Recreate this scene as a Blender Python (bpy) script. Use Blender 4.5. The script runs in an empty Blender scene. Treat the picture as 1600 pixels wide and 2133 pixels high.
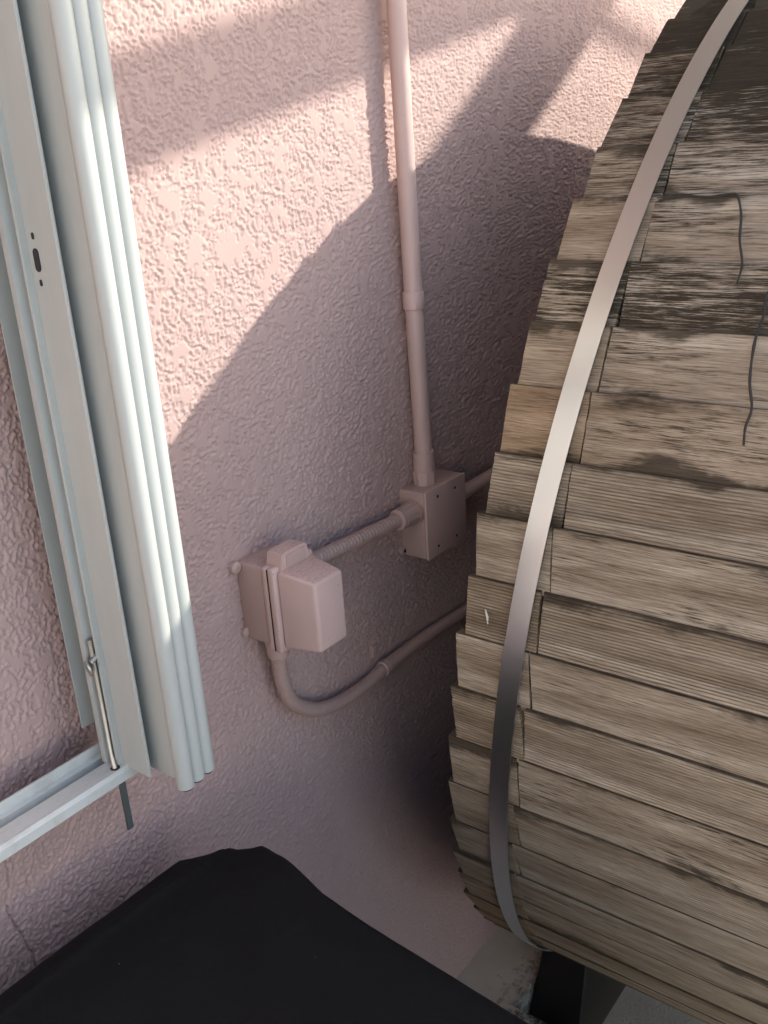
import bpy, bmesh, math, random
import numpy as np
from mathutils import Vector, Matrix, noise

# ------------------------------------------------------------------ camera, sky, sun, exposure
S = bpy.context.scene
COL = S.collection
ZC = 1.73                                   # eye height above the paving
CAMP = Vector((0.0, -0.9, ZC))
yaw, pitch, roll = math.radians(51.83), math.radians(20.68), math.radians(3.87)
fwd = Vector((math.sin(yaw)*math.cos(pitch), math.cos(yaw)*math.cos(pitch), -math.sin(pitch)))
rt = Vector((math.cos(yaw), -math.sin(yaw), 0))
dn = fwd.cross(rt)
rt2 = rt*math.cos(roll) + dn*math.sin(roll)
dn2 = -rt*math.sin(roll) + dn*math.cos(roll)
cd = bpy.data.cameras.new('camera'); cam = bpy.data.objects.new('camera', cd); COL.objects.link(cam)
cd.sensor_fit = 'HORIZONTAL'; cd.sensor_width = 36; cd.lens = 36*2050/1600
cd.clip_start = 0.02; cd.clip_end = 2000
cam.matrix_world = Matrix(((rt2.x, -dn2.x, -fwd.x, CAMP.x), (rt2.y, -dn2.y, -fwd.y, CAMP.y),
                           (rt2.z, -dn2.z, -fwd.z, CAMP.z), (0, 0, 0, 1)))
S.camera = cam

SUN = Vector((1.15, -1.0, 0.782)).normalized()
w = bpy.data.worlds.new('World'); S.world = w; w.use_nodes = True
nt = w.node_tree; bg = nt.nodes['Background']
sky = nt.nodes.new('ShaderNodeTexSky'); sky.sky_type = 'NISHITA'; sky.sun_disc = False
sky.sun_elevation = math.asin(SUN.z); sky.sun_rotation = math.atan2(SUN.x, SUN.y)
sky.dust_density = 1.4; sky.ozone_density = 1.0; sky.air_density = 1.0
nt.links.new(sky.outputs[0], bg.inputs[0]); bg.inputs[1].default_value = 0.15
sd = bpy.data.lights.new('sun', 'SUN'); so = bpy.data.objects.new('sun', sd); COL.objects.link(so)
sd.energy = 2.35; sd.angle = math.radians(0.53); sd.color = (1.0, 0.96, 0.86)
so.rotation_euler = SUN.to_track_quat('Z', 'Y').to_euler(); so.location = (6, -5, 6)
S.view_settings.view_transform = 'Standard'; S.view_settings.look = 'None'
S.view_settings.gamma = 1; S.view_settings.exposure = 1.52
S.render.engine = 'CYCLES'
S.cycles.max_bounces = 6; S.cycles.diffuse_bounces = 5; S.cycles.glossy_bounces = 3
S.cycles.use_adaptive_sampling = False; S.cycles.sample_clamp_indirect = 4.0
S.cycles.caustics_reflective = False; S.cycles.caustics_refractive = False; S.cycles.blur_glossy = 1.0
S.cycles.use_denoising = True; S.cycles.denoising_input_passes = 'RGB_ALBEDO_NORMAL'; S.cycles.denoising_prefilter = 'ACCURATE'

rng = random.Random(7)
PI = math.pi

# ------------------------------------------------------------------ helpers
def link(name, me, mat=None, parent=None, origin=(0, 0, 0), smooth=False):
    o = bpy.data.objects.new(name, me); COL.objects.link(o)
    if mat: me.materials.append(mat)
    if smooth and len(me.polygons):
        me.polygons.foreach_set('use_smooth', [True]*len(me.polygons))
    if parent:
        o.parent = parent                      # vertices are given in world space
        p = parent
        off = Vector((0, 0, 0))
        while p: off += p.location; p = p.parent
        me.transform(Matrix.Translation(-off))
    else:
        o.location = origin
        me.transform(Matrix.Translation(-Vector(origin)))
    return o

def raw(name, verts, faces, mat=None, parent=None, origin=(0, 0, 0), smooth=False):
    me = bpy.data.meshes.new(name); me.from_pydata(verts, [], faces); me.update()
    return link(name, me, mat, parent, origin, smooth)

def frombm(name, bm, mat=None, parent=None, origin=(0, 0, 0), smooth=False, auto=None):
    bmesh.ops.recalc_face_normals(bm, faces=bm.faces)
    me = bpy.data.meshes.new(name); bm.to_mesh(me); bm.free()
    o = link(name, me, mat, parent, origin, smooth)
    smooth_by_angle(me, 38 if auto is None else auto)
    return o

def smooth_by_angle(me, deg):
    bm = bmesh.new(); bm.from_mesh(me)
    for f in bm.faces: f.smooth = True
    for e in bm.edges:
        e.smooth = not (len(e.link_faces) == 2 and e.calc_face_angle(0) > math.radians(deg))
    bm.to_mesh(me); bm.free()

def tag(o, label=None, cat=None, group=None, kind=None):
    if label: o['label'] = label
    if cat: o['category'] = cat
    if group: o['group'] = group
    if kind: o['kind'] = kind
    return o

def empty(name, loc, label=None, cat=None, group=None):
    o = bpy.data.objects.new(name, None); COL.objects.link(o); o.location = loc
    o.empty_display_size = 0.05
    return tag(o, label, cat, group)

def box(bm, x0, x1, y0, y1, z0, z1, bev=0, seg=2):
    vs = [bm.verts.new(p) for p in ((x0, y0, z0), (x1, y0, z0), (x1, y1, z0), (x0, y1, z0),
                                    (x0, y0, z1), (x1, y0, z1), (x1, y1, z1), (x0, y1, z1))]
    fs = [bm.faces.new([vs[i] for i in f]) for f in ((0, 3, 2, 1), (4, 5, 6, 7), (0, 1, 5, 4),
                                                    (1, 2, 6, 5), (2, 3, 7, 6), (3, 0, 4, 7))]
    if bev:
        es = list({e for f in fs for e in f.edges})
        bmesh.ops.bevel(bm, geom=es, offset=bev, segments=seg, affect='EDGES', profile=0.5)

def hexa(bm, pts, bev=0, seg=2):
    """8 points, bottom ring then top ring"""
    vs = [bm.verts.new(p) for p in pts]
    fs = [bm.faces.new([vs[i] for i in f]) for f in ((0, 3, 2, 1), (4, 5, 6, 7), (0, 1, 5, 4),
                                                    (1, 2, 6, 5), (2, 3, 7, 6), (3, 0, 4, 7))]
    if bev:
        es = list({e for f in fs for e in f.edges})
        bmesh.ops.bevel(bm, geom=es, offset=bev, segments=seg, affect='EDGES', profile=0.5)

def catmull(P, n):
    P = [Vector(p) for p in P]; out = []
    Q = [P[0]*2-P[1]] + P + [P[-1]*2-P[-2]]
    for i in range(1, len(Q)-2):
        a, b, c, d = Q[i-1:i+3]
        for k in range(n):
            t = k/n
            out.append(0.5*((2*b)+(c-a)*t+(2*a-5*b+4*c-d)*t*t+(3*b-a-3*c+d)*t**3))
    out.append(P[-1]); return out

def tube(bm, path, r, n=20, cap=True):
    """r: number or function(i, arclength)"""
    path = [Vector(p) for p in path]
    rings = []; L = 0; up = None
    for i, p in enumerate(path):
        if i: L += (p-path[i-1]).length
        t = (path[min(i+1, len(path)-1)] - path[max(i-1, 0)]).normalized()
        if up is None:
            up = Vector((0, 1, 0)) if abs(t.y) < .9 else Vector((1, 0, 0))
        up = (up - t*up.dot(t)).normalized(); bb = t.cross(up)
        rr = r(i, L) if callable(r) else r
        rings.append([bm.verts.new(p + (up*math.cos(a)+bb*math.sin(a))*rr) for a in [2*PI*k/n for k in range(n)]])
    for a, b in zip(rings, rings[1:]):
        for k in range(n):
            f = bm.faces.new((a[k], a[(k+1) % n], b[(k+1) % n], b[k])); f.smooth = True
    if cap:
        bm.faces.new(list(reversed(rings[0]))); bm.faces.new(rings[-1])

def disc_cyl(bm, c, axis, r, h, n=20, bev=0):
    c = Vector(c); a = Vector(axis).normalized()
    tube(bm, [c, c+a*h], r, n)

def extrude_profile(bm, prof, x0, x1, axis='X'):
    """closed (p, q) outline swept along an axis"""
    def P(t, p):
        return (t, p[0], p[1]) if axis == 'X' else (p[0], p[1], t)
    a = [bm.verts.new(P(x0, p)) for p in prof]; b = [bm.verts.new(P(x1, p)) for p in prof]
    n = len(prof)
    for i in range(n): bm.faces.new((a[i], a[(i+1) % n], b[(i+1) % n], b[i]))
    bm.faces.new(list(reversed(a))); bm.faces.new(b)

# vectorised gradient noise -------------------------------------------------
_pr = np.random.RandomState(11)
_perm = _pr.permutation(512); _perm = np.concatenate([_perm, _perm])
_ang = _pr.rand(512)*2*np.pi; _gx = np.cos(_ang); _gy = np.sin(_ang)
def perlin(x, y, seed=0):
    x = x + seed*17.31; y = y + seed*9.77
    xi = np.floor(x).astype(np.int64); yi = np.floor(y).astype(np.int64)
    xf = x-xi; yf = y-yi; xi &= 511; yi &= 511
    u = xf*xf*xf*(xf*(xf*6-15)+10); v = yf*yf*yf*(yf*(yf*6-15)+10)
    def g(ix, iy, fx, fy):
        h = _perm[_perm[ix & 511]+(iy & 511)]; return _gx[h]*fx+_gy[h]*fy
    a = g(xi, yi, xf, yf); b = g(xi+1, yi, xf-1, yf); c = g(xi, yi+1, xf, yf-1); d = g(xi+1, yi+1, xf-1, yf-1)
    return 1.5*((a*(1-u)+b*u)*(1-v)+(c*(1-u)+d*u)*v)
def sstep(a, b, x):
    t = np.clip((x-a)/(b-a), 0, 1); return t*t*(3-2*t)

# ------------------------------------------------------------------ materials
class NT:
    def __init__(s, name):
        s.m = bpy.data.materials.new(name); s.m.use_nodes = True; s.t = s.m.node_tree
        s.b = s.t.nodes['Principled BSDF']
    def n(s, ty, **kw):
        x = s.t.nodes.new(ty)
        for k, v in kw.items(): setattr(x, k, v)
        return x
    def l(s, a, b): s.t.links.new(a, b)
    def noise(s, vec, scale, detail=4, rough=.55, dist=0):
        x = s.n('ShaderNodeTexNoise'); x.inputs['Scale'].default_value = scale
        x.inputs['Detail'].default_value = detail; x.inputs['Roughness'].default_value = rough
        x.inputs['Distortion'].default_value = dist
        if vec is not None: s.l(vec, x.inputs['Vector'])
        return x.outputs[0]
    def ramp(s, fac, stops):
        x = s.n('ShaderNodeValToRGB'); e = x.color_ramp.elements
        while len(e) < len(stops): e.new(0.5)
        for i, (p, c) in enumerate(stops):
            e[i].position = p; e[i].color = c if len(c) == 4 else (*c, 1)
        s.l(fac, x.inputs[0]); return x.outputs[0]
    def math(s, op, a, b=None, c=None, clamp=False):
        x = s.n('ShaderNodeMath', operation=op); x.use_clamp = clamp
        for i, v in enumerate((a, b, c)):
            if v is None: continue
            if isinstance(v, (int, float)): x.inputs[i].default_value = v
            else: s.l(v, x.inputs[i])
        return x.outputs[0]
    def mix(s, fac, a, b, mode='MIX'):
        x = s.n('ShaderNodeMix', data_type='RGBA', blend_type=mode)
        for sock, v in ((x.inputs[0], fac), (x.inputs[6], a), (x.inputs[7], b)):
            if isinstance(v, (int, float)): sock.default_value = v
            elif isinstance(v, tuple): sock.default_value = v if len(v) == 4 else (*v, 1)
            else: s.l(v, sock)
        return x.outputs[2]
    def mapping(s, vec, scale=(1, 1, 1), loc=(0, 0, 0)):
        x = s.n('ShaderNodeMapping'); x.inputs['Scale'].default_value = scale; x.inputs['Location'].default_value = loc
        s.l(vec, x.inputs['Vector']); return x.outputs[0]
    def bump(s, h, strength=.3, dist=.001):
        x = s.n('ShaderNodeBump'); x.inputs['Strength'].default_value = strength; x.inputs['Distance'].default_value = dist
        s.l(h, x.inputs['Height']); s.l(x.outputs[0], s.b.inputs['Normal']); return x
    def pos(s): return s.n('ShaderNodeNewGeometry').outputs['Position']
    def set(s, **kw):
        for k, v in kw.items():
            i = s.b.inputs[k]
            if isinstance(v, (int, float)): i.default_value = v
            elif isinstance(v, tuple): i.default_value = v if len(v) == 4 else (*v, 1)
            else: s.l(v, i)

PINK = (0.52, 0.355, 0.305)
def mat_stucco():
    s = NT('pink_stucco'); p = s.pos()
    big = s.noise(p, 2.2, 4); mid = s.noise(p, 14, 5); fine = s.noise(p, 420, 3)
    c = s.ramp(big, [(.3, (.442, .310, .284)), (.7, (.485, .340, .310))])
    c = s.mix(s.ramp(mid, [(.35, (0, 0, 0)), (.75, (.35, .35, .35))]), c, (.485, .350, .322))
    s.set(**{'Base Color': c, 'Roughness': .82, 'Specular IOR Level': .3})
    hh = s.math('ADD', s.math('MULTIPLY', s.noise(p, 330, 2, .55), .8), s.math('MULTIPLY', fine, .3))
    s.bump(hh, .35, .0008); return s.m

def mat_paint(name, col, dirt=.25, rough=.5):
    s = NT(name); p = s.pos()
    a = s.noise(p, 9, 5); b = s.noise(p, 160, 4, .65); d = s.noise(p, 60, 5, .7)
    c = s.mix(s.ramp(a, [(.35, (0, 0, 0)), (.8, (1, 1, 1))]), col, tuple(v*.88 for v in col))
    c = s.mix(s.ramp(d, [(.6, (0, 0, 0)), (.8, (dirt, dirt, dirt))]), c, (.23, .17, .14))
    chips = s.noise(p, 240, 2, .6)
    c = s.mix(s.math('MULTIPLY', s.math('SUBTRACT', chips, .735), 30, clamp=True), c, (.12, .085, .065))
    nz = s.n('ShaderNodeSeparateXYZ'); s.l(s.n('ShaderNodeNewGeometry').outputs['True Normal'], nz.inputs[0])
    dk = s.noise(p, 260, 3, .7)
    up = s.math('MULTIPLY', s.math('SUBTRACT', nz.outputs[2], .6), 3.0, clamp=True)
    c = s.mix(s.math('MULTIPLY', up, s.ramp(dk, [(.45, (0, 0, 0)), (.7, (.42, .42, .42))])), c, (.17, .12, .09))
    s.set(**{'Base Color': c, 'Roughness': rough}); s.bump(s.math('ADD', b, s.math('MULTIPLY', a, .6)), .3, .0008); return s.m

def mat_plain(name, col, rough=.5, metal=0, bumps=0, scale=200, var=.15):
    s = NT(name); p = s.pos()
    a = s.noise(p, 25, 5)
    c = s.mix(s.ramp(a, [(.3, (0, 0, 0)), (.75, (1, 1, 1))]), col, tuple(v*(1-var) for v in col))
    s.set(**{'Base Color': c, 'Roughness': rough, 'Metallic': metal})
    if bumps: s.bump(s.noise(p, scale, 4), bumps, .001)
    return s.m

def mat_alu():
    s = NT('white_enamel'); p = s.pos()
    a = s.noise(s.mapping(p, (30, 30, 5)), 1, 5); d = s.noise(p, 45, 6, .75)
    c = s.mix(s.ramp(a, [(.35, (0, 0, 0)), (.75, (1, 1, 1))]), (.43, .445, .425), (.385, .40, .38))
    c = s.mix(s.ramp(d, [(.60, (0, 0, 0)), (.80, (.4, .4, .4))]), c, (.34, .33, .29))
    s.set(**{'Base Color': c, 'Roughness': .38, 'Specular IOR Level': .45}); return s.m

def mat_track():
    s = NT('dusty_white_enamel'); p = s.pos()
    d = s.noise(s.mapping(p, (40, 120, 40)), 1, 7, .75); e = s.noise(p, 380, 3, .6)
    c = s.mix(s.ramp(d, [(.5, (0, 0, 0)), (.78, (.75, .75, .75))]), (.56, .58, .555), (.36, .335, .29))
    c = s.mix(s.ramp(e, [(.68, (0, 0, 0)), (.76, (.5, .5, .5))]), c, (.2, .17, .14))
    s.set(**{'Base Color': c, 'Roughness': .45}); return s.m

def mat_wood():
    s = NT('weathered_cedar')
    uv = s.n('ShaderNodeUVMap').outputs[0]; p = s.pos()
    rnd = s.n('ShaderNodeObjectInfo').outputs['Random']
    dark = s.n('ShaderNodeAttribute', attribute_type='OBJECT', attribute_name='stain').outputs['Fac']
    warm = s.n('ShaderNodeAttribute', attribute_type='OBJECT', attribute_name='warmth').outputs['Fac']
    sep = s.n('ShaderNodeSeparateXYZ'); s.l(uv, sep.inputs[0]); v = sep.outputs[1]; u = sep.outputs[0]
    cmb = s.n('ShaderNodeCombineXYZ')            # (along, across, random)
    s.l(u, cmb.inputs[0]); s.l(s.math('MULTIPLY', v, .082), cmb.inputs[1]); s.l(s.math('MULTIPLY', rnd, 13.7), cmb.inputs[2])
    g = cmb.outputs[0]
    grain = s.noise(s.mapping(g, (24, 680, 1)), 1, 7, .72, .1)
    grain2 = s.noise(s.mapping(g, (60, 1300, 1)), 1, 4, .65)
    tone = s.noise(s.mapping(g, (3.5, 38, 1)), 1, 5, .6, .6)
    streak = s.noise(s.mapping(g, (8, 120, 1)), 1, 8, .74, .25)
    blot = s.noise(s.mapping(g, (5, 16, 1)), 1, 6, .68, .4)
    base = s.ramp(tone, [(.28, (.26, .198, .14)), (.5, (.445, .37, .285)), (.74, (.65, .565, .455))])
    base = s.mix(warm, base, s.ramp(tone, [(.28, (.20, .125, .07)), (.74, (.50, .36, .235))]))
    gl = s.ramp(grain, [(.34, (.24, .21, .17)), (.5, (.86, .85, .83)), (.66, (1.3, 1.3, 1.27))])
    c = s.mix(.75, base, gl, 'MULTIPLY')
    c = s.mix(.35, c, s.ramp(grain2, [(.35, (.55, .52, .48)), (.6, (1, 1, 1))]), 'MULTIPLY')
    # black mould: streaks and blotches whose cover grows with the plank's own stain value
    st = s.math('ADD', s.math('MULTIPLY', streak, .62), s.math('MULTIPLY', blot, .5))
    st = s.math('ADD', st, s.math('MULTIPLY', s.math('SUBTRACT', grain, .5), -.55))
    th = s.math('SUBTRACT', st, s.math('SUBTRACT', .84, s.math('MULTIPLY', dark, .52)))
    brk = s.math('ADD', s.math('MULTIPLY', s.math('SUBTRACT', grain2, .5), 2.2), s.math('MULTIPLY', s.math('SUBTRACT', grain, .5), -1.6))
    m1 = s.math('ADD', s.math('MULTIPLY', th, 7.0), s.math('MULTIPLY', brk, s.math('MULTIPLY', s.math('ADD', th, .16), 5.0, clamp=True)), clamp=True)
    # mould creeping in from the laps, ragged along the grain
    edge = s.math('MINIMUM', s.math('MULTIPLY', v, 1.15), s.math('SUBTRACT', 1.0, v))
    creep = s.noise(s.mapping(g, (4.5, 9, 1), (3.1, 7.7, 2.0)), 1, 5, .62, .3)
    reach = s.math('MULTIPLY', s.math('SUBTRACT', creep, .47), s.math('ADD', 1.1, s.math('MULTIPLY', dark, 2.2)))
    m2 = s.math('MULTIPLY', s.math('SUBTRACT', reach, edge), 6.0)
    m2 = s.math('ADD', m2, s.math('MULTIPLY', brk, s.math('MULTIPLY', s.math('ADD', s.math('SUBTRACT', reach, edge), .12), 4.0, clamp=True)), clamp=True)
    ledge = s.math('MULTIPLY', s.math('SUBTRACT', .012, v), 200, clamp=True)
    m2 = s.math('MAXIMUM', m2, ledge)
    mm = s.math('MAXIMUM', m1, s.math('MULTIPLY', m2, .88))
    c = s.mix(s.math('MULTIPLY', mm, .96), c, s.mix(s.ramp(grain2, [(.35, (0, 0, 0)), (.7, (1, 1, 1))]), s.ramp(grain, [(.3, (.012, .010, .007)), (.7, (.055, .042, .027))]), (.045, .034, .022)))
    s.set(**{'Base Color': c, 'Roughness': .85, 'Specular IOR Level': .12})
    rid = s.n('ShaderNodeAttribute', attribute_type='OBJECT', attribute_name='ridges').outputs['Fac']
    wv = s.math('SINE', s.math('ADD', s.math('MULTIPLY', v, 2*PI*21), s.math('MULTIPLY', tone, 5.0)))
    gr = s.math('MULTIPLY', s.math('MULTIPLY', s.math('SUBTRACT', .25, wv), .8, clamp=True), rid, clamp=True)
    c2 = s.mix(s.math('MULTIPLY', gr, .62), c, (.075, .055, .038))
    s.set(**{'Base Color': c2})
    h = s.math('ADD', grain, s.math('MULTIPLY', grain2, .5))
    h = s.math('ADD', h, s.math('MULTIPLY', s.math('MULTIPLY', wv, rid), .45))
    s.bump(h, .8, .0018); return s.m

def mat_steel():
    s = NT('brushed_steel'); p = s.pos()
    a = s.noise(p, 30, 5, .6); sp = s.noise(p, 230, 4, .7); pt = s.noise(p, 9, 3)
    spots = s.math('MULTIPLY', s.math('SUBTRACT', s.math('MULTIPLY', sp, s.math('ADD', pt, .5)), 1.12), 18, clamp=True)
    c = s.mix(spots, (.74, .765, .775), (.16, .13, .10))
    s.set(**{'Base Color': c, 'Metallic': 1.0, 'Roughness': .3})
    return s.m

def mat_cloth():
    s = NT('black_cover_cloth'); p = s.pos()
    wv = s.noise(p, 900, 2); a = s.noise(p, 5, 4); specks = s.noise(p, 150, 1.5, .5)
    c = s.ramp(a, [(.3, (.0062, .0063, .0068)), (.7, (.0085, .0086, .009))])
    c = s.mix(s.math('MULTIPLY', s.math('SUBTRACT', specks, .80), 40, clamp=True), c, (.35, .36, .34))
    s.set(**{'Base Color': c, 'Roughness': .75, 'Specular IOR Level': .16})
    cr = s.noise(p, 16, 5, .6, 1.5)
    s.bump(s.math('ADD', wv, s.math('MULTIPLY', cr, 6.0)), .5, .0012); return s.m

def mat_concrete(name, c0, c1, mould=.0, rough_scale=120, bs=.6, bd=.004):
    s = NT(name); p = s.pos()
    a = s.noise(p, 8, 6, .6); b = s.noise(p, rough_scale, 5, .6); d = s.noise(p, 55, 8, .8)
    c = s.ramp(a, [(.3, c0), (.7, c1)])
    if mould:
        sx = s.n('ShaderNodeSeparateXYZ'); s.l(p, sx.inputs[0])
        k = s.math('ADD', d, s.math('MULTIPLY', s.math('ADD', sx.outputs[1], .075), -2.2*mould))
        c = s.mix(s.math('MULTIPLY', s.math('SUBTRACT', k, .56), 5, clamp=True), c, (.05, .042, .034))
    s.set(**{'Base Color': c, 'Roughness': .85}); s.bump(b, bs, bd); return s.m

M = dict(stucco=mat_stucco(), pink=mat_paint('pink_paint', (.575, .40, .36), .15),
         pinkdusty=mat_paint('dusty_pink_paint', (.50, .345, .305), .3, .6), pinkdark=mat_paint('grimy_pink_paint', (.43, .295, .26), .3, .6),
         alu=mat_alu(), track=mat_track(), wood=mat_wood(), steel=mat_steel(), cloth=mat_cloth(),
         screw=mat_plain('zinc_screw', (.42, .38, .32), .4, .9), dark=mat_plain('dark_rubber_slot_shade', (.02, .02, .022), .6),
         rod=mat_plain('dull_steel_rod', (.48, .45, .40), .38, .85), bar=mat_plain('grey_galvanised_bar', (.16, .18, .18), .55, .6),
         black=mat_plain('black_painted_timber', (.006, .006, .006), .6, 0, .3), core=mat_plain('brown_felt', (.07, .043, .026), .9, 0, .4),
         twine=mat_plain('grey_twine', (.04, .036, .03), .9, 0, .5, 900), hole=mat_plain('screw_hole_shadow', (.035, .022, .016), .8),
         curb=mat_concrete('mouldy_concrete', (.50, .46, .385), (.62, .57, .48), 1.0, 260, .5, .002),
         paving=mat_concrete('rough_paving', (.52, .515, .49), (.62, .61, .58), 0, 150, 1.0, .02),
         timber=mat_plain('shade_beam_timber', (.22, .15, .09), .7, 0, .3), white_chip=mat_plain('pale_splinter', (.7, .66, .58), .6))

# ------------------------------------------------------------------ the setting
paving = raw('paving', [(-60, -60, 0), (60, -60, 0), (60, 60, 0), (-60, 60, 0)], [(0, 1, 2, 3)], M['paving'])
tag(paving, kind='structure')

# concrete curb at the foot of the wall
bm = bmesh.new()
extrude_profile(bm, [(-4, .03), (-4, -.215), (1.285, -.215), (1.285, -.137), (5, -.137), (5, .03)], .002, .10, 'Z')
curb = frombm('curb', bm, M['curb']); tag(curb, kind='structure')

# ---- stucco wall, real relief on a grid that is dense where the camera looks
def relief(X, Z):
    zr = Z-ZC
    wx = X + .0026*perlin(X/.020, Z/.020, 3); wz = Z + .0026*perlin(X/.020, Z/.020, 4)
    f1 = perlin(wx/.0050, wz/.0060, 1); f2 = perlin(wx/.0033, wz/.0037, 2); f3 = perlin(wx/.016, wz/.021, 5)
    blob = sstep(-.16, .24, f1*.60+f2*.52+f3*.22)
    pm = .75*perlin(wx/.026, wz/.036, 6)+.55*perlin(wx/.012, wz/.015, 7)+.30*perlin(X/.22, Z/.22, 12)
    patch = sstep(.24, .36, pm)
    h = blob*(1-patch)+(.78+.10*perlin(X/.05, Z/.05, 9))*patch
    low = sstep(-.60, -1.0, zr)                 # lower wall is more thickly painted: softer lumps
    soft = .35*(.5+.9*perlin(wx/.012, wz/.018, 8))+.80*sstep(-.28, .34, f1*.65+f2*.55)+.1*f2
    h = h*(1-low)+soft*low
    y = -(h*.0023*(1-.02*low) + .0022*perlin(X/.35, Z/.35, 10))
    def crack(y, pts, wdt, dep):                # hairline cracks
        P = np.array(pts); d = np.full(X.shape, 9.)
        jx = .0035*perlin(X/.02, Z/.02, 21)
        for (ax, az), (bx, bz) in zip(P, P[1:]):
            t = np.clip(((X+jx-ax)*(bx-ax)+(zr-az)*(bz-az))/((bx-ax)**2+(bz-az)**2), 0, 1)
            d = np.minimum(d, np.hypot(X+jx-ax-t*(bx-ax), zr-az-t*(bz-az)))
        return y + dep*np.exp(-(d/wdt)**2)
    if X.min() < .45 and X.max() > .3:
        y = crack(y, [(.427, -.70), (.426, -.745), (.418, -.763), (.420, -.801), (.432, -.856), (.436, -.93)], .0011, .004)
        y = crack(y, [(.365, -.66), (.372, -.72), (.366, -.80), (.378, -.90)], .0010, .003)
    return y

def wall():
    cat = np.concatenate
    xa = cat([np.arange(.28, .70, .00125), np.arange(.70, 1.10, .0018), np.arange(1.10, 1.52, .0026), [1.52]])
    xb = cat([np.arange(1.52, 2.34, .0036), [2.34]])
    zlo = cat([np.linspace(0, ZC-1.66, 5)[:-1], np.arange(ZC-1.66, ZC-.74, .0014), [ZC-.74]])
    zhi = cat([np.arange(ZC-.74, ZC+.27, .00135), [ZC+.27]])
    coarse = lambda a, b, n: np.linspace(a, b, n)
    grids = [(xa, zlo), (xa, zhi), (xb, zhi), (coarse(1.52, 2.34, 50), coarse(0, ZC-.74, 60)),
             (coarse(-4, .28, 40), coarse(0, 2.615, 30)), (coarse(2.34, 6, 30), coarse(0, 2.615, 30)), (coarse(.28, 2.34, 60), coarse(ZC+.27, 2.615, 12))]
    co = []; qs = []; off = 0
    for xs, zs in grids:
        X, Z = np.meshgrid(xs, zs); y = relief(X, Z); nz, nx = X.shape
        co.append(np.stack([X, y, Z], -1).reshape(-1, 3))
        i = np.arange(nx*nz).reshape(nz, nx)+off; off += nx*nz
        qs.append(np.stack([i[:-1, :-1], i[:-1, 1:], i[1:, 1:], i[1:, :-1]], -1).reshape(-1, 4))
    co = cat(co); q = cat(qs)
    me = bpy.data.meshes.new('stucco_wall')
    me.vertices.add(len(co)); me.vertices.foreach_set('co', co.ravel())
    me.loops.add(q.size); me.loops.foreach_set('vertex_index', q.ravel().astype(np.int32))
    me.polygons.add(len(q)); me.polygons.foreach_set('loop_start', np.arange(0, q.size, 4, dtype=np.int32))
    me.polygons.foreach_set('loop_total', np.full(len(q), 4, dtype=np.int32))
    me.polygons.foreach_set('use_smooth', np.ones(len(q), dtype=bool))
    me.update()
    print('wall quads', len(q))
    o = link('stucco_wall', me, M['stucco'])
    return tag(o, 'pink painted house wall in rough textured stucco, partly sunlit', 'wall')
wall()

# unseen roof edge added above the frame to shade the upper wall
ev = empty('added_eave', (1, 0, 2.62), 'added unseen roof edge with white soffit, shading the wall top', 'eave')
M['soffit'] = mat_plain('white_soffit_paint', (.7, .69, .66), .6); M['shingle'] = mat_plain('brown_roofing', (.16, .11, .085), .9, 0, .5)
bm = bmesh.new(); box(bm, -4, 6, -.68, .10, 2.62, 2.64); frombm('soffit', bm, M['soffit'], ev)
bm = bmesh.new(); box(bm, -4, 6, -.705, -.682, 2.60, 2.78, .003, 1); frombm('fascia', bm, M['soffit'], ev)
bm = bmesh.new(); hexa(bm, [(-4, -.75, 2.785), (6, -.75, 2.785), (6, 3.0, 4.0), (-4, 3.0, 4.0), (-4, -.75, 2.82), (6, -.75, 2.82), (6, 3.0, 4.035), (-4, 3.0, 4.035)]); frombm('roof', bm, M['shingle'], ev)

# white wall added left of the frame to bounce sun into the shade
M['render_white'] = mat_plain('white_render', (.75, .75, .75), .85, 0, .4, 160, .08)
bm = bmesh.new(); box(bm, -2.55, -2.35, -7, -.25, 0, 2.5, .01, 1)
gw = frombm('bounce_wall', bm, M['render_white'], None, (-2.45, -3.6, 0)); tag(gw, 'added white bounce wall left of the shutter, unseen, brightening the shade', 'bounce wall')
bm = bmesh.new(); box(bm, -2.60, -2.30, -7.05, -.20, 2.502, 2.56, .01, 1); frombm('bounce_wall_cap', bm, M['render_white'], gw)

# ------------------------------------------------------------------ wooden barrel
BC = Vector((1.857, 0, ZC-.6868)); BR = .9306
BEND = -1.85
def rimY(x, zrel): return -.9 + (.4851 + .068*x - .132*zrel)
PH = [119.1, 124.2, 129.5, 134.6, 139.4, 144.7, 149.6, 154.4, 159.6, 164.4, 169.3, 174.3, 179.1, 184.1, 189.2, 194.2, 198.8, 203.4, 208.2]
angs = list(PH)
while angs[-1] < PH[0]+360-7.4: angs.append(angs[-1]+5.0)
extra = (PH[0]+360-angs[-1])
nback = len(angs)-len(PH)
step = (PH[0]+360-PH[-1])/(nback+1)
angs = PH + [PH[-1]+step*(i+1) for i in range(nback)]
NPL = len(angs)
barrel = empty('wooden_barrel', (BC.x, -.3, 0.0), 'huge horizontal barrel clad in overlapping weathered grey wood planks beside pink wall', 'barrel')

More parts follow.
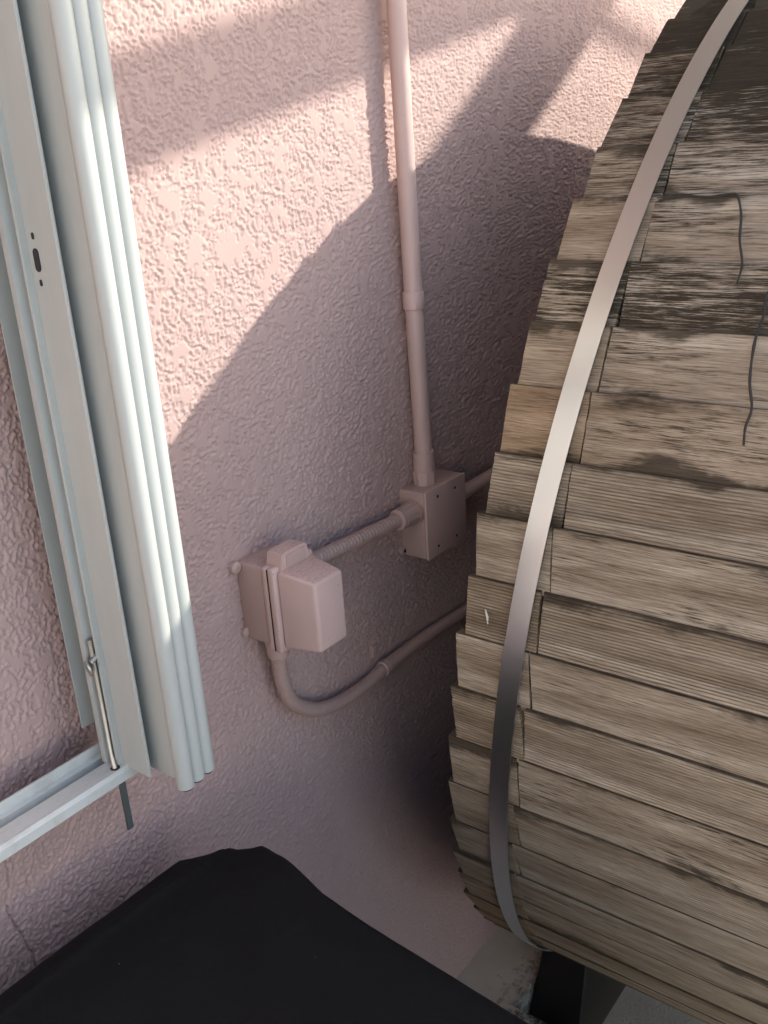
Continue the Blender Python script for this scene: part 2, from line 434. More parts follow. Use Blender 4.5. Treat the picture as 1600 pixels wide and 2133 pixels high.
STAIN = {-3: 1.1, -2: 1.1, -1: 1.1, 0: 1.08, 1: .95, 2: .84, 3: .62, 4: .46, 5: .76, 6: .42, 7: .42, 8: .32, 9: .44, 10: .18, 11: .38, 12: .22, 13: .48, 14: .24, 15: .18, 16: .40, 17: .24, 18: .25}
STAIN_S = {-1: 1.0, 0: 1.0, 1: .84, 2: .70, 3: .64, 4: .38, 5: .78, 6: .34, 7: .10, 8: .3, 9: .2, 10: .1, 11: .22}
WARM = {6: .35, 7: .75, 4: .3, 10: .25, 12: .25, 17: .45, 18: .7, 19: .6, 16: .3, 15: .2}
RIDGED = {8: .0007, 10: .0008, 12: .0006, 14: .0004, 11: .0003}
RIDGE_MAT = {8: .9, 9: .35, 10: 1.0, 11: .3, 12: .7, 14: .5, 3: .2, 16: .15, 13: .2}

def plank(k, short):
    a0 = math.radians(angs[k]); a1 = math.radians(angs[k+1] if k+1 < NPL else angs[0]+360)
    kk = k if k < NPL-12 else k-NPL
    vis = -4 <= kk <= 21
    r = random.Random(k*7+short)
    lap = .006                                  # upper edge covers the plank above it
    step_in = float(np.interp(kk, [0, 8, 10, 13, 19], [.0065, .0052, .0038, .0022, .0015])) + r.uniform(-.0008, .0012)
    th = .015
    # outer end points: top edge proud, bottom edge tucked under the next plank
    pt = Vector((math.cos(a0), math.sin(a0)))*(BR + r.uniform(-.0012, .0012))
    pb = Vector((math.cos(a1), math.sin(a1)))*(BR - step_in)
    d = (pb-pt).normalized(); nrm = Vector((pt.x+pb.x, pt.y+pb.y)).normalized()
    nrm = (nrm - d*nrm.dot(d)).normalized()
    pb = pb + d*lap
    Wd = (pb-pt).length
    ridge = RIDGED.get(kk, 0) if vis else 0
    npr = (44 if ridge else 12) if vis else 2
    ys = []
    xm = BC.x+pt.x; zm = BC.z+pt.y-ZC
    y0 = rimY(xm, zm)
    off = .104
    if short:
        ya, yb = y0 + r.uniform(-.002, .0015), y0-off+r.uniform(-.0015, .0015); ny = 4 if vis else 1
    else:
        ya, yb = y0-off-.0020+r.uniform(-.0015, .0012), BEND+r.uniform(-.004, .004); ny = 34 if vis else 1
    sk = r.uniform(-.0025, .0025)               # ends not sawn quite square
    verts = []; uvs = []
    cols = []
    seedy = r.uniform(0, 99)
    for j in range(ny+1):
        f = j/ny
        f = f if short or not vis else f**1.6   # finer near the strap
        yy = ya+(yb-ya)*f
        ring = []
        wob = (noise.noise((yy*5, seedy, 0))*.0010 + noise.noise((yy*45, seedy, 3))*.0006) if vis else 0
        lift = noise.noise((yy*3, seedy, 7))*.0005 if vis else 0
        for i in range(npr+1):
            v = i/npr
            p = pt + d*(Wd*v)
            if v < .5: p = p + d*(wob*(1-2*v))
            bow = .0003*math.sin(PI*v)
            rd = ridge*math.cos(i*PI*.9+.3*noise.noise((yy*6, i*.2, seedy)))*(.6+.8*noise.noise((i*.35, seedy, yy*1.5))) if ridge else 0
            if vis and (i == 0 or i == npr): rd -= .0005
            p = p + nrm*(bow+rd+lift*(1-v))
            ring.append(p); 
        inner = [pb - nrm*th*.55, pt - nrm*th]
        pts = ring+inner
        skew = sk*(1 if j == 0 or j == ny else 0)
        for i, p in enumerate(pts):
            v = i/npr if i <= npr else (1 if i == npr+1 else 0)
            jag = (noise.noise((i*.9, seedy, j*3.1))*.0016 if vis and j in (0, ny) else 0)
            verts.append((BC.x+p.x, yy+skew*(v-.5)*2+jag, BC.z+p.y)); uvs.append((-(yy), v))
    m = npr+3; faces = []
    for j in range(ny):
        for i in range(m):
            faces.append((j*m+i, j*m+(i+1) % m, (j+1)*m+(i+1) % m, (j+1)*m+i))
    faces.append(tuple(reversed(range(m)))); faces.append(tuple(ny*m+i for i in range(m)))
    me = bpy.data.meshes.new('plank'); me.from_pydata(verts, [], faces)
    uvl = me.uv_layers.new(name='UVMap')
    li = np.empty(len(me.loops), dtype=np.int32); me.loops.foreach_get('vertex_index', li)
    uvl.data.foreach_set('uv', np.array(uvs, dtype=np.float32)[li].ravel())
    bmm = bmesh.new(); bmm.from_mesh(me); bmesh.ops.recalc_face_normals(bmm, faces=bmm.faces); bmm.to_mesh(me); bmm.free()
    o = link('plank', me, M['wood'], barrel)
    sv = STAIN.get(kk, .35)
    if short: sv = STAIN_S.get(kk, sv)
    o['ridges'] = float(RIDGE_MAT.get(kk, 0.04)); o['stain'] = float(sv); o['warmth'] = float(min(1, WARM.get(kk, .08)*(1.0 if short else .45)+(.15 if short else 0)))
    return o
for k in range(NPL):
    plank(k, 1)
for k in range(NPL):
    plank(k, 0)

# core under the planks and the two end walls of boards
def ring_pts(r, n): return [(BC.x+r*math.cos(2*PI*i/n), BC.z+r*math.sin(2*PI*i/n)) for i in range(n)]
def shell():
    n = 144; r = BR-.0165; V = []; F = []
    for (x, z) in ring_pts(r, n):
        V.append((x, rimY(x, z-ZC)-.015, z)); V.append((x, BEND+.02, z))
    for i in range(n):
        j = (i+1) % n
        F.append((2*i, 2*i+1, 2*j+1, 2*j))
    return raw('inner_shell', V, F, M['core'], barrel, smooth=True)
shell()
def endboards(near):
    n = 14; r = BR-.02; w_ = 2*r/n
    for i in range(n):
        x0 = -r+i*w_+.0015; x1 = -r+(i+1)*w_-.0015
        def zz(x): return math.sqrt(max(0, r*r-x*x))
        z0, z1 = zz(x0), zz(x1)
        ring = [(x0, -z0), (x1, -z1), (x1, z1), (x0, z0)]
        V = []
        for t in (0, .03):
            for x, z in ring:
                yy = rimY(BC.x+x, BC.z+z-ZC)-.05-t if near else BEND+.05+t
                V.append((BC.x+x, yy, BC.z+z))
        raw('end_board', V, [(0, 1, 2, 3), (7, 6, 5, 4), (0, 4, 5, 1), (1, 5, 6, 2), (2, 6, 7, 3), (3, 7, 4, 0)], M['wood'], barrel)
endboards(True); endboards(False)

# steel strap round the barrel
def strap(o0, o1, fn, parent, name):
    n = 220; V = []; F = []; t = .0011
    for i in range(n):
        a = 2*PI*i/n
        r = BR+.0044+.0003*noise.noise((math.cos(a)*5, math.sin(a)*5, o0))
        for (oo, rr) in ((o0, r), (o1, r+.0004), (o1, r-t), (o0, r-t)):
            x = BC.x+rr*math.cos(a); z = BC.z+rr*math.sin(a)
            V.append((x, fn(x, z-ZC)-oo, z))
    for i in range(n):
        j = (i+1) % n
        for s_ in range(4):
            F.append((4*i+s_, 4*i+(s_+1) % 4, 4*j+(s_+1) % 4, 4*j+s_))
    me = bpy.data.meshes.new(name); me.from_pydata(V, [], F); me.update()
    o = link(name, me, M['steel'], parent); smooth_by_angle(me, 40); return o
st = strap(.071, .0995, rimY, barrel, 'steel_band'); st['label'] = 'bright flat steel band wrapped around the planks'
strap(1.42, 1.449, rimY, barrel, 'steel_band')

# black cradle feet
def foot(yb, yf, label):
    bm = bmesh.new()
    zt = 1.73-1.48
    def L(z): return 1.300+(z-.02)*.42
    for zz in (0,): pass
    hexa(bm, [(1.318-.012, yf, .0), (2.42, yf, 0), (2.42, yb, 0), (1.315, yb, 0),
              (1.345, yf, .235), (2.36, yf, .14), (2.36, yb, .14), (1.405, yb, .185)], .004, 1)
    o = frombm('cradle_foot', bm, M['black'], None, (1.86, (yb+yf)/2, 0)); tag(o, label, 'barrel stand', 'black cradle feet under the barrel'); return o
foot(-.14, -.262, 'black timber cradle foot under the wall end of the barrel')
foot(-1.55, -1.67, 'black timber cradle foot under the far front end of the barrel')

# ------------------------------------------------------------------ conduits and boxes
def R(z): return ZC+z
# vertical conduit
vc = empty('conduit_pipe', (1.213, -.03, R(-.515)), 'straight pink vertical conduit pipe running up the wall from square box', 'conduit')
bm = bmesh.new(); tube(bm, [(1.2165, -.0245, 2.615), (1.2165, -.0245, R(.176)), (1.2205, -.0245, R(-.239)), (1.2265, -.0245, R(-.493))], .0138, 28)
frombm('pipe', bm, M['pink'], vc)
bm = bmesh.new(); tube(bm, [(1.2202, -.0245, R(-.215)), (1.2202, -.0245, R(-.2165)), (1.2205, -.0245, R(-.2405)), (1.2205, -.0245, R(-.242))], lambda i, L: (.0152, .0163, .0163, .0152)[i], 28)
frombm('coupling', bm, M['pink'], vc)
bm = bmesh.new()
tube(bm, [(1.2252, -.0245, R(-.468)), (1.2253, -.0245, R(-.4685)), (1.2256, -.0245, R(-.499)), (1.2256, -.0245, R(-.5005))], lambda i, L: (.0150, .0168, .0175, .0172)[i], 28)
frombm('pipe_adapter', bm, M['pink'], vc)
bm = bmesh.new()
tube(bm, [(1.2256, -.0245, R(-.5005)), (1.2256, -.0245, R(-.5055)), (1.226, -.0245, R(-.523))], lambda i, L: (.0185, .0190, .0180)[i], 8)
frombm('lock_nut', bm, M['pink'], vc)

# square junction box
JX0, JX1, JZ0, JZ1 = 1.185, 1.2995, R(-.638), R(-.5235)
jb = empty('junction_box', (1.242, -.002, JZ0), 'square pink junction box with flat screwed cover plate below the vertical pipe', 'junction box')
bm = bmesh.new(); box(bm, JX0, JX1, -.0485, .002, JZ0, JZ1, .003, 3)
frombm('box_body', bm, M['pinkdusty'], jb, auto=35)
bm = bmesh.new(); box(bm, JX0+.0005, JX1+.001, -.0535, -.0489, JZ0-.001, JZ1+.0005, .0016, 2)
cp = frombm('cover_plate', bm, M['pink'], jb, auto=35)
for fx, fz in ((.29, .87), (.73, .86), (.26, .13), (.73, .12)):
    x = JX0+fx*.1145; z = JZ0+fz*.1145
    bm = bmesh.new(); disc_cyl(bm, (x, -.0534, z), (0, -1, 0), .0026, .0006, 12); frombm('screw', bm, M['hole'], cp)  # dark disc stands in for the shade inside a screw hole
bm = bmesh.new(); tube(bm, [(1.180, .002, R(-.628)), (1.180, -.008, R(-.628)), (1.180, -.010, R(-.628))], lambda i, L: (.0075, .0075, .004)[i], 14)
frombm('mounting_ear', bm, M['pinkdusty'], jb)
bm = bmesh.new(); disc_cyl(bm, (1.180, -.0098, R(-.628)), (0, -1, 0), .003, .0012, 10); frombm('screw', bm, M['hole'], jb)  # dark disc again, painting the shade of the ear's hole
# dusty caulk lip where box meets wall

# outlet box with deep bubble lid
bx0, bx1, bz0, bz1 = .8205, .893, R(-.6225), R(-.5085)
ob = empty('outlet_box', (.857, -.002, bz0), 'pink weatherproof outlet box with deep bubble lid above curved conduit', 'outlet box')
bm = bmesh.new(); box(bm, bx0, bx1, -.0475, .002, bz0, bz1, .005, 3)
frombm('box_body', bm, M['pinkdusty'], ob, auto=35)
bm = bmesh.new(); box(bm, bx0-.0035, bx1+.0035, -.0575, -.0478, bz0-.004, bz1+.003, .0035, 3)
frombm('gasket_frame', bm, M['pink'], ob, auto=35)
bm = bmesh.new(); box(bm, bx0-.004, bx1+.004, -.0705, -.0583, bz0-.006, bz1+.0035, .004, 3)
lidf = frombm('lid_flange', bm, M['pink'], ob, auto=35)
bm = bmesh.new()
lx0, lx1, lz0, lz1 = bx0+.0015, bx1-.001, bz0+.001, bz1-.001
hexa(bm, [(.8325, -.127, R(-.6185)), (.888, -.127, R(-.6185)), (lx1, -.0703, lz0), (lx0, -.0703, lz0),
          (.8325, -.127, R(-.5195)), (.888, -.127, R(-.5195)), (lx1, -.0703, lz1), (lx0, -.0703, lz1)], .0048, 4)
frombm('lid', bm, M['pink'], ob, auto=40)
# hinge hood on top of the frame
bm = bmesh.new()
prof = [(.8265, bz1-.004), (.833, bz1+.019), (.8365, bz1+.0205), (.877, bz1+.0205), (.8805, bz1+.019), (.887, bz1-.004)]
a = [bm.verts.new((x, -.0475, z)) for x, z in prof]; b = [bm.verts.new((x, -.0745, z)) for x, z in prof]
n = len(prof)
for i in range(n): bm.faces.new((a[i], a[(i+1) % n], b[(i+1) % n], b[i]))
bm.faces.new(a[::-1]); bm.faces.new(b)
bmesh.ops.bevel(bm, geom=list(bm.edges), offset=.0012, segments=2, affect='EDGES')
frombm('hinge_hood', bm, M['pink'], ob, auto=35)
bm = bmesh.new()
prof2 = [(.838, bz1-.003), (.8395, bz1+.0165), (.8745, bz1+.0165), (.8765, bz1-.003)]
a = [bm.verts.new((x, -.0743, z)) for x, z in prof2]; b = [bm.verts.new((x, -.0757, z)) for x, z in prof2]
for i in range(4): bm.faces.new((a[i], a[(i+1) % 4], b[(i+1) % 4], b[i]))
bm.faces.new(a[::-1]); bm.faces.new(b)
frombm('hood_panel', bm, M['pinkdusty'], ob)
bm = bmesh.new(); box(bm, bx0-.0030, bx1+.0030, -.0582, -.0577, bz0-.0040, bz1+.0005, 0); frombm('gasket_seam', bm, M['hole'], ob)
bm = bmesh.new(); box(bm, .846, .872, -.092, -.072, bz0-.010, bz0-.002, .002, 2); frombm('latch_tab', bm, M['pink'], ob, auto=35)
bm = bmesh.new(); tube(bm, [(.8135, .002, R(-.514)), (.8135, -.008, R(-.514)), (.8135, -.0105, R(-.514))], lambda i, L: (.0085, .0085, .005)[i], 16); frombm('mounting_ear', bm, M['pinkdusty'], ob)
bm = bmesh.new(); disc_cyl(bm, (.8135, -.0104, R(-.514)), (0, -1, 0), .0032, .0014, 12); frombm('screw', bm, M['pinkdark'], ob)
bm = bmesh.new(); tube(bm, [(.820, .002, R(-.612)), (.820, -.006, R(-.612)), (.820, -.008, R(-.612))], lambda i, L: (.007, .007, .004)[i], 14); frombm('mounting_ear', bm, M['pinkdusty'], ob)
bm = bmesh.new(); tube(bm, [(.853, -.030, bz1-.002), (.853, -.030, bz1+.0006)], .0095, 20); frombm('plug', bm, M['pinkdusty'], ob)

# flexible conduit between the boxes (wound ribs are real)
fx = empty('flexible_conduit', (.90, -.03, R(-.55)), 'short ribbed pink flexible conduit joining outlet box to square box', 'conduit')
P = catmull([(.885, -.030, R(-.5425)), (.935, -.030, R(-.5465)), (1.00, -.029, R(-.5505)), (1.09, -.0295, R(-.5545)), (1.165, -.030, R(-.5575))], 60)
def rib(r, pitch, amp): return lambda i, L: r+amp*(abs(math.sin(PI*L/pitch))-.5)
bm = bmesh.new(); tube(bm, P, rib(.0107, .0075, .0015), 20); frombm('conduit_sleeve', bm, M['pinkdark'], fx)
bm = bmesh.new()
tube(bm, [(1.138, -.030, R(-.5562)), (1.1385, -.030, R(-.5562)), (1.1445, -.030, R(-.5566)), (1.1455, -.030, R(-.5566))], lambda i, L: (.0145, .0165, .0170, .0150)[i], 28)
frombm('collar', bm, M['pinkdusty'], fx)
bm = bmesh.new()
n = 48
def nut(bm, x0, x1, c, r0, r1, n=48, d=.0011):
    rings = []
    for x, r in ((x0, r0-.002), (x0+.0012, r0), (x1-.001, r1), (x1, r1-.001)):
        rings.append([bm.verts.new((x, c[0]+math.cos(2*PI*k/n)*(r-(d if k % 4 in (2, 3) else 0)), c[1]+math.sin(2*PI*k/n)*(r-(d if k % 4 in (2, 3) else 0)))) for k in range(n)])
    for a, b in zip(rings, rings[1:]):
        for k in range(n): bm.faces.new((a[k], a[(k+1) % n], b[(k+1) % n], b[k]))
    bm.faces.new(rings[0][::-1]); bm.faces.new(rings[-1])
nut(bm, 1.146, 1.1775, (-.030, R(-.5572)), .0172, .0195)
frombm('compression_nut', bm, M['pinkdusty'], fx)
bm = bmesh.new(); disc_cyl(bm, (1.1775, -.030, R(-.5574)), (1, 0, 0), .0202, .0078, 28); frombm('washer_ring', bm, M['pinkdusty'], fx)
bm = bmesh.new(); disc_cyl(bm, (.8925, -.030, R(-.5430)), (1, 0, 0), .0150, .016, 24); frombm('connector', bm, M['pinkdusty'], fx)

# J-shaped lower conduit
jc = empty('curved_conduit', (.853, -.02, R(-.80)), 'pink conduit curving from under outlet box and running behind the barrel', 'conduit')
P = catmull([(.8515, -.028, R(-.630)), (.8525, -.0275, R(-.675)), (.857, -.026, R(-.707)), (.874, -.023, R(-.745)), (.916, -.0205, R(-.781)), (.969, -.020, R(-.800)),
             (1.04, -.020, R(-.8045)), (1.097, -.020, R(-.798)), (1.20, -.020, R(-.796)), (1.322, -.020, R(-.801)), (1.5, -.02, R(-.804)), (2.4, -.02, R(-.806))], 50)
bm = bmesh.new(); tube(bm, P, rib(.0108, .0060, .0005), 20); frombm('conduit_sleeve', bm, M['pinkdark'], jc)
bm = bmesh.new(); tube(bm, [(.8515, -.028, R(-.6215)), (.8515, -.028, R(-.632)), (.8517, -.028, R(-.645)), (.8519, -.028, R(-.657)), (.852, -.028, R(-.659))], lambda i, L: (.0175, .0175, .0155, .0150, .0128)[i], 24)
frombm('connector', bm, M['pinkdusty'], jc)
bm = bmesh.new()
for xx in (1.088, 1.1015): pass
tube(bm, [(1.086, -.020, R(-.7985)), (1.0875, -.020, R(-.7985)), (1.0905, -.020, R(-.7985)), (1.094, -.020, R(-.798)), (1.0975, -.020, R(-.798)), (1.099, -.020, R(-.798))], lambda i, L: (.0112, .0133, .0128, .0128, .0133, .0112)[i], 24)
frombm('pipe_strap', bm, M['pinkdusty'], jc)
bm = bmesh.new(); box(bm, 1.0835, 1.0985, -.006, .001, R(-.782), R(-.760), .002, 2); frombm('strap_tab', bm, M['pinkdusty'], jc, auto=35)

# conduit leaving the square box behind the barrel
rc = empty('hidden_conduit', (1.30, -.03, R(-.57)), 'pink conduit stub leaving square box and vanishing behind barrel', 'conduit')
bm = bmesh.new(); tube(bm, [(1.295, -.030, R(-.5725)), (1.42, -.030, R(-.5695)), (2.5, -.03, R(-.565))], .0118, 20); frombm('pipe', bm, M['pinkdusty'], rc)
bm = bmesh.new(); tube(bm, [(1.2996, -.030, R(-.5725)), (1.3145, -.030, R(-.572)), (1.3155, -.030, R(-.572))], lambda i, L: (.0150, .0150, .0125)[i], 22); frombm('connector', bm, M['pinkdusty'], rc)

# ------------------------------------------------------------------ folding storm shutter
zb = R(-.62); zt = 2.45
sh = empty('accordion_shutter', (.55, -.08, zb), 'stack of folded white aluminium accordion shutter blades standing off the wall', 'shutter')
def vpanel(name, outline, z0, z1, mat=M['alu'], bev=.0008, parent=sh):
    bm = bmesh.new(); extrude_profile(bm, outline, z0, z1, 'Z')
    if bev: bmesh.ops.bevel(bm, geom=[e for e in bm.edges if abs(e.verts[0].co.z-e.verts[1].co.z) > .5], offset=bev, segments=2, affect='EDGES')
    return frombm(name, bm, mat, parent, auto=40)
# rear angle near the wall
vpanel('rear_flange', [(.526, -.042), (.580, -.042), (.580, -.0405), (.526, -.0405)], R(-.588), zt, bev=0)
# grooved post with the rod channel
vpanel('grooved_post', [(.5335, -.0565), (.5335, -.060), (.5310, -.0605), (.5310, -.0645), (.5290, -.0650), (.5290, -.0695), (.5265, -.0700), (.5235, -.0720), (.5225, -.0815), (.5345, -.0825), (.5345, -.0905),
                        (.5270, -.0915), (.5275, -.0945), (.5345, -.0950), (.545, -.0950), (.545, -.0565)], R(-.618), zt, bev=.0004)
# wide starter blade with the keyhole
b5 = vpanel('starter_blade', [(.5340, -.0935), (.5335, -.1385), (.5350, -.1395), (.5372, -.1385), (.5374, -.0935)], R(-.6205), zt, bev=.0006)
def slot(z, hl, hw):
    V = [(.53325, -.1060+hw*math.sin(a), R(z)+hw*math.cos(a)*1.0+(hl if math.cos(a) > 0 else -hl)) for a in [2*PI*i/24 for i in range(24)]]
    V2 = [(.5345, y, z_) for x, y, z_ in V]
    F = [tuple(range(24)), tuple(range(47, 23, -1))]+[(i, 24+i, 24+(i+1) % 24, (i+1) % 24) for i in range(24)]
    raw('lock_slot', V+V2, F, M['dark'], b5)  # dark plug on the blade paints the shade inside an open slot
slot(-.081, .0062, .0042); slot(-.060, .0012, .0018); slot(-.101, .0012, .0018)
# folded blades, each a flat leaf and a rounded hinge column
for i in range(3):
    xh = .5520+.0160*i; yh = -.1735+.001*i
    leaf = vpanel('blade', [(xh-.0040, -.050), (xh-.0040, yh+.004), (xh-.0018, yh+.004), (xh-.0018, -.050)], R(-.6215+.0005*i), zt, bev=0)
    bm = bmesh.new()
    r = .0092
    prof = [(xh+r*math.cos(a)-.0004, yh+r*math.sin(a)) for a in [math.radians(d) for d in range(0, 360, 12)]]
    a = [bm.verts.new((x, y, R(-.629+.001*i))) for x, y in prof]; b = [bm.verts.new((x, y, zt)) for x, y in prof]
    n = len(prof)
    for k in range(n):
        f = bm.faces.new((a[k], a[(k+1) % n], b[(k+1) % n], b[k]))
    bm.faces.new(a[::-1]); bm.faces.new(b)
    hc = frombm('hinge_column', bm, M['alu'], sh, auto=40)
    bm = bmesh.new(); disc_cyl(bm, (xh+.0005, yh, R(-.6288+.001*i)), (0, 0, -1), .0068, .0035, 18); frombm('roller', bm, M['dark'], hc)
    # return groove between columns
    vpanel('hinge_web', [(xh+.003, yh+.006), (xh+.003, yh+.0115), (xh+.0135, yh+.0115), (xh+.0135, yh+.006)], R(-.622), zt, bev=0)
vpanel('sun_stop_angle', [(.5925, .012), (.5925, -.060), (.5945, -.060), (.5945, .012)], R(-.60), zt, bev=0)  # strip added to block sun slipping in behind the blades
# drop bolt and thumb screw
bm = bmesh.new(); tube(bm, [(.5265, -.0868, R(-.465)), (.5265, -.0868, R(-.605)), (.5225, -.0945, R(-.6185)), (.5225, -.0955, R(-.626))], .0030, 14); frombm('drop_bolt', bm, M['rod'], sh)
bm = bmesh.new(); tube(bm, [(.530, -.090, R(-.484)), (.5195, -.0905, R(-.4885))], .0032, 12); ts = frombm('thumb_screw', bm, M['rod'], sh)
bm = bmesh.new()
c = Vector((.5165, -.0895, R(-.4935)))
ax1 = Vector((.25, .95, -.2)).normalized(); ax2 = Vector((-.15, .25, .95)).normalized(); ax3 = ax1.cross(ax2)
top = []; bot = []
for i in range(22):
    a = 2*PI*i/22
    p = c+ax1*(.0062*math.cos(a))+ax2*(.0088*math.sin(a)*(1 if math.sin(a) < 0 else .9))
    top.append(bm.verts.new(p+ax3*.0011)); bot.append(bm.verts.new(p-ax3*.0011))
bm.faces.new(top); bm.faces.new(bot[::-1])
for i in range(22): bm.faces.new((top[i], bot[i], bot[(i+1) % 22], top[(i+1) % 22]))
frombm('wing', bm, M['rod'], ts)

# bottom track
tr = empty('shutter_track', (.2, -.08, R(-.632)), 'dusty white bottom track of the shutter running out of the left edge', 'track')
prof = [(-.0525, R(-.608)), (-.0525, R(-.650)), (-.0560, R(-.650)), (-.0560, R(-.644)), (-.0800, R(-.644)), (-.0800, R(-.6315)), (-.0790, R(-.620)), (-.1005, R(-.620)), (-.1035, R(-.6225)), (-.1035, R(-.6325)),
        (-.1050, R(-.6325)), (-.1052, R(-.6215)), (-.1015, R(-.6180)), (-.0775, R(-.6180)), (-.0775, R(-.6415)), (-.0610, R(-.6415)), (-.0610, R(-.6215)), (-.0545, R(-.6205)), (-.0545, R(-.608))]
bm = bmesh.new(); extrude_profile(bm, prof, -1.2, .5440, 'X'); frombm('track_rail', bm, M['track'], tr, auto=30)
bm = bmesh.new(); disc_cyl(bm, (.5225, -.0952, R(-.6182)), (0, 0, 1), .0052, .0006, 20); frombm('bolt_hole', bm, M['hole'], tr)
# grey bar hanging behind the track
bm = bmesh.new(); box(bm, .556, .5645, -.0465, -.0435, R(-.745), R(-.640), .0004, 1)
hb = frombm('hanging_bar', bm, M['bar'], None, (.56, -.045, R(-.745))); tag(hb, 'small dark grey metal bar hanging down below the shutter track', 'metal bar')
# wall brackets of shutter (carry the posts)
bm = bmesh.new(); box(bm, .566, .5905, -.0402, .0, 2.3, 2.34, .002, 1); frombm('wall_bracket', bm, M['alu'], sh)
bm = bmesh.new(); box(bm, .02, .06, -.0524, .0, R(-.649), R(-.625), .002, 1); frombm('wall_bracket', bm, M['alu'], tr)

# ------------------------------------------------------------------ black cover in the foreground
def cover():
    zc = R(-.768)
    poly = [(-.46, -.098), (.585, -.098), (.622, -.122), (.655, -.163), (.651, -.200), (.627, -.285), (.618, -.36), (.602, -.55), (.592, -.74), (-.46, -.745)]
    ctr = Vector((.20, -.42))
    def ray(th):
        d = Vector((math.cos(th), math.sin(th))); best = 9
        for i in range(len(poly)):
            a = Vector(poly[i])-ctr; b = Vector(poly[(i+1) % len(poly)])-ctr; e = b-a
            den = d.x*e.y-d.y*e.x
            if abs(den) < 1e-9: continue
            t = (a.x*e.y-a.y*e.x)/den; u = (a.x*d.y-a.y*d.x)/den
            if t > 0 and -1e-6 <= u <= 1+1e-6: best = min(best, t)
        return best
    NA, NR, NS = 640, 64, 20
    RR = [ray(2*PI*i/NA) for i in range(NA)]
    V = [(ctr.x, ctr.y, zc-.004)]; F = []
    corner = Vector((.62, -.15))
    for j in range(1, NR+1):
        f = (j/NR)**.75
        for i in range(NA):
            a = 2*PI*i/NA; d = Vector((math.cos(a), math.sin(a))); p = ctr+d*RR[i]*f
            q = noise.noise
            edge = RR[i]*(1-f)
            back = max(0, -.098-p.y); right = max(0, .622-p.x)
            z = zc - .007*math.exp(-(edge/.006)**1) 
            z -= .006*math.exp(-(max(0, back)/.026)**2)
            dc = (p-corner).length
            z -= .014*math.exp(-(dc/.055)**2)
            z += .0035*math.exp(-((back-.034)/.006)**2)
            z += .0018*q((p.x*7, p.y*7, 1.3)) + .002*q((p.x*28, p.y*28, 5))*math.exp(-dc/.22)
            # folds fanning out of the corner
            an = math.atan2(p.y-corner.y, p.x-corner.x)
            z += .0014*math.sin(an*9+2*q((p.x*6, p.y*6, 8)))*math.exp(-((dc-.14)/.10)**2)
            z += .0010*math.sin(an*17+1)*math.exp(-((dc-.22)/.12)**2)
            V.append((p.x, p.y, z))
    for j in range(1, NS+1):
        f = j/NS
        for i in range(NA):
            a = 2*PI*i/NA; d = Vector((math.cos(a), math.sin(a)))
            s_ = i/NA*60
            out = .010*f+.016*f*math.sin(s_*1.7+2*noise.noise((s_*.3, 0, 0)))
            p = ctr+d*(RR[i]+.004*min(1, f*20)+max(-.012, out)*(.2+.8*f))
            if p.y > -.012: p.y = -.012
            zt_ = V[1+(NR-1)*NA+i][2]
            V.append((p.x, p.y, zt_-.006-(zt_-.09)*f))
    for i in range(NA): F.append((0, 1+i, 1+(i+1) % NA))
    for j in range(NR+NS-1):
        b0 = 1+j*NA; b1 = b0+NA
        for i in range(NA):
            F.append((b0+i, b1+i, b1+(i+1) % NA, b0+(i+1) % NA))
    o = raw('grill_cover', V, F, M['cloth'], None, (0, 0, 0), True)
    return tag(o, 'black fabric cover draped over a waist-high grill in the foreground', 'cover')
cover()

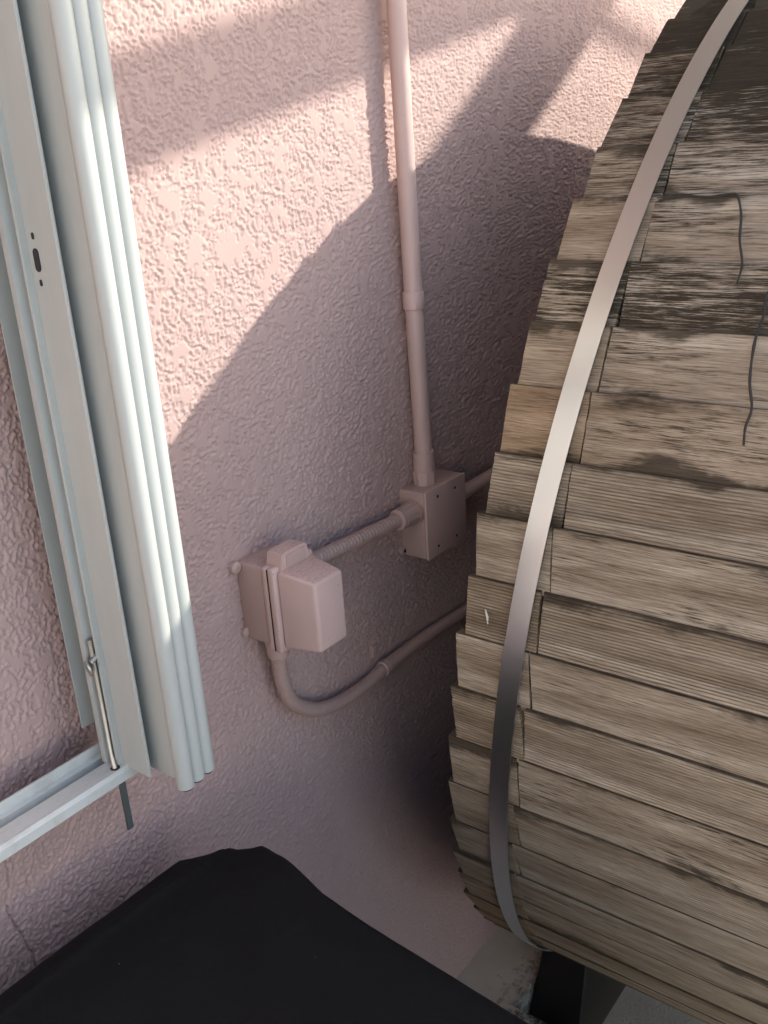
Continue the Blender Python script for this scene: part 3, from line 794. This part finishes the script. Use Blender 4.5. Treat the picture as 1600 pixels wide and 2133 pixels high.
# ------------------------------------------------------------------ twine on the barrel
def on_barrel(px, py, lift=.004):
    v = rt2*((px-800)/2050)+dn2*((py-1066.5)/2050)+fwd
    ox, oz = CAMP.x-BC.x, CAMP.z-BC.z; r = BR+lift-.003
    A = v.x**2+v.z**2; B = ox*v.x+oz*v.z; C_ = ox*ox+oz*oz-r*r
    t = (-B-math.sqrt(max(0, B*B-A*C_)))/A
    return CAMP+v*t
def twine(pts, label, r0=.0022):
    P = catmull([on_barrel(*p) for p in pts], 10)
    bm = bmesh.new(); tube(bm, P, lambda i, L: r0*(.85+.3*noise.noise((L*60, 0, 1)))*(1 if i < len(P)-8 else .75), 8)
    o = frombm('twine', bm, M['twine'], None, P[-1]); tag(o, label, 'twine', 'strands of grey twine on the barrel'); return o
twine([(1372, 418), (1420, 408), (1475, 410), (1525, 404), (1538, 412, .006), (1544, 450, .007), (1541, 500, .007), (1546, 550, .006), (1535, 592, .006)], 'upper strand of grey twine lying along a joint then hanging down', .0017)
twine([(1640, 560), (1600, 610, .006), (1590, 660, .006), (1573, 710, .007), (1562, 790, .007), (1566, 850, .006), (1553, 890, .006), (1549, 928, .006)], 'lower strand of grey twine hanging at the right edge of the photo', .0018)

# pale splinter stuck on a short plank
sp = [on_barrel(1011, 1270, .004), on_barrel(1015, 1284, .008), on_barrel(1016, 1300, .004)]
bm = bmesh.new(); tube(bm, sp, lambda i, L: (.0008, .0016, .0007)[i], 6)
tag(frombm('wood_splinter', bm, M['white_chip'], None, sp[1]), 'tiny pale wood splinter standing out of a ridged plank left of the steel band', 'splinter')

# ------------------------------------------------------------------ beams added overhead (outside the frame, invented to throw the bands of shade)
def pbeam(p, q, hgt, wid, label):
    p = Vector(p); q = Vector(q); d = (q-p).normalized(); side = d.cross(Vector((0, 0, 1))).normalized(); up = side.cross(d)
    bm = bmesh.new(); P8 = []
    for sgn in (-1, 1):
        for e, s_ in ((p, -1), (q, -1), (q, 1), (p, 1)):
            P8.append(e+side*s_*wid/2+up*sgn*hgt/2)
    hexa(bm, P8, .004, 1)
    o = frombm('shade_beam', bm, M['timber'], None, p); tag(o, label, 'beam', 'added shade beams overhead'); return o
k = Vector((1.15, -1, .782))
def at(x, zrel, t): return Vector((x, 0, ZC+zrel))+k*t      # point on the sun ray that meets the wall at (x, zrel)
# added slanting beams (shade bands) and one square to the wall
pbeam(at(-.5, -.237, 1.65), at(1.75, .270, 1.65), .098, .05, 'added unseen beam casting the soft band of shade left of the pipe')
c0 = at(1.585, .062, 2.1)
pbeam(c0+Vector((0, .75, 0)), c0+Vector((0, -1.0, 0)), 0.165, .06, 'deep added unseen beam square to the wall, casting a shade band')
pbeam(at(1.70, .21, 3.0), at(2.5, .085, 3.0), .038, .04, 'thin added unseen batten casting a shade band')
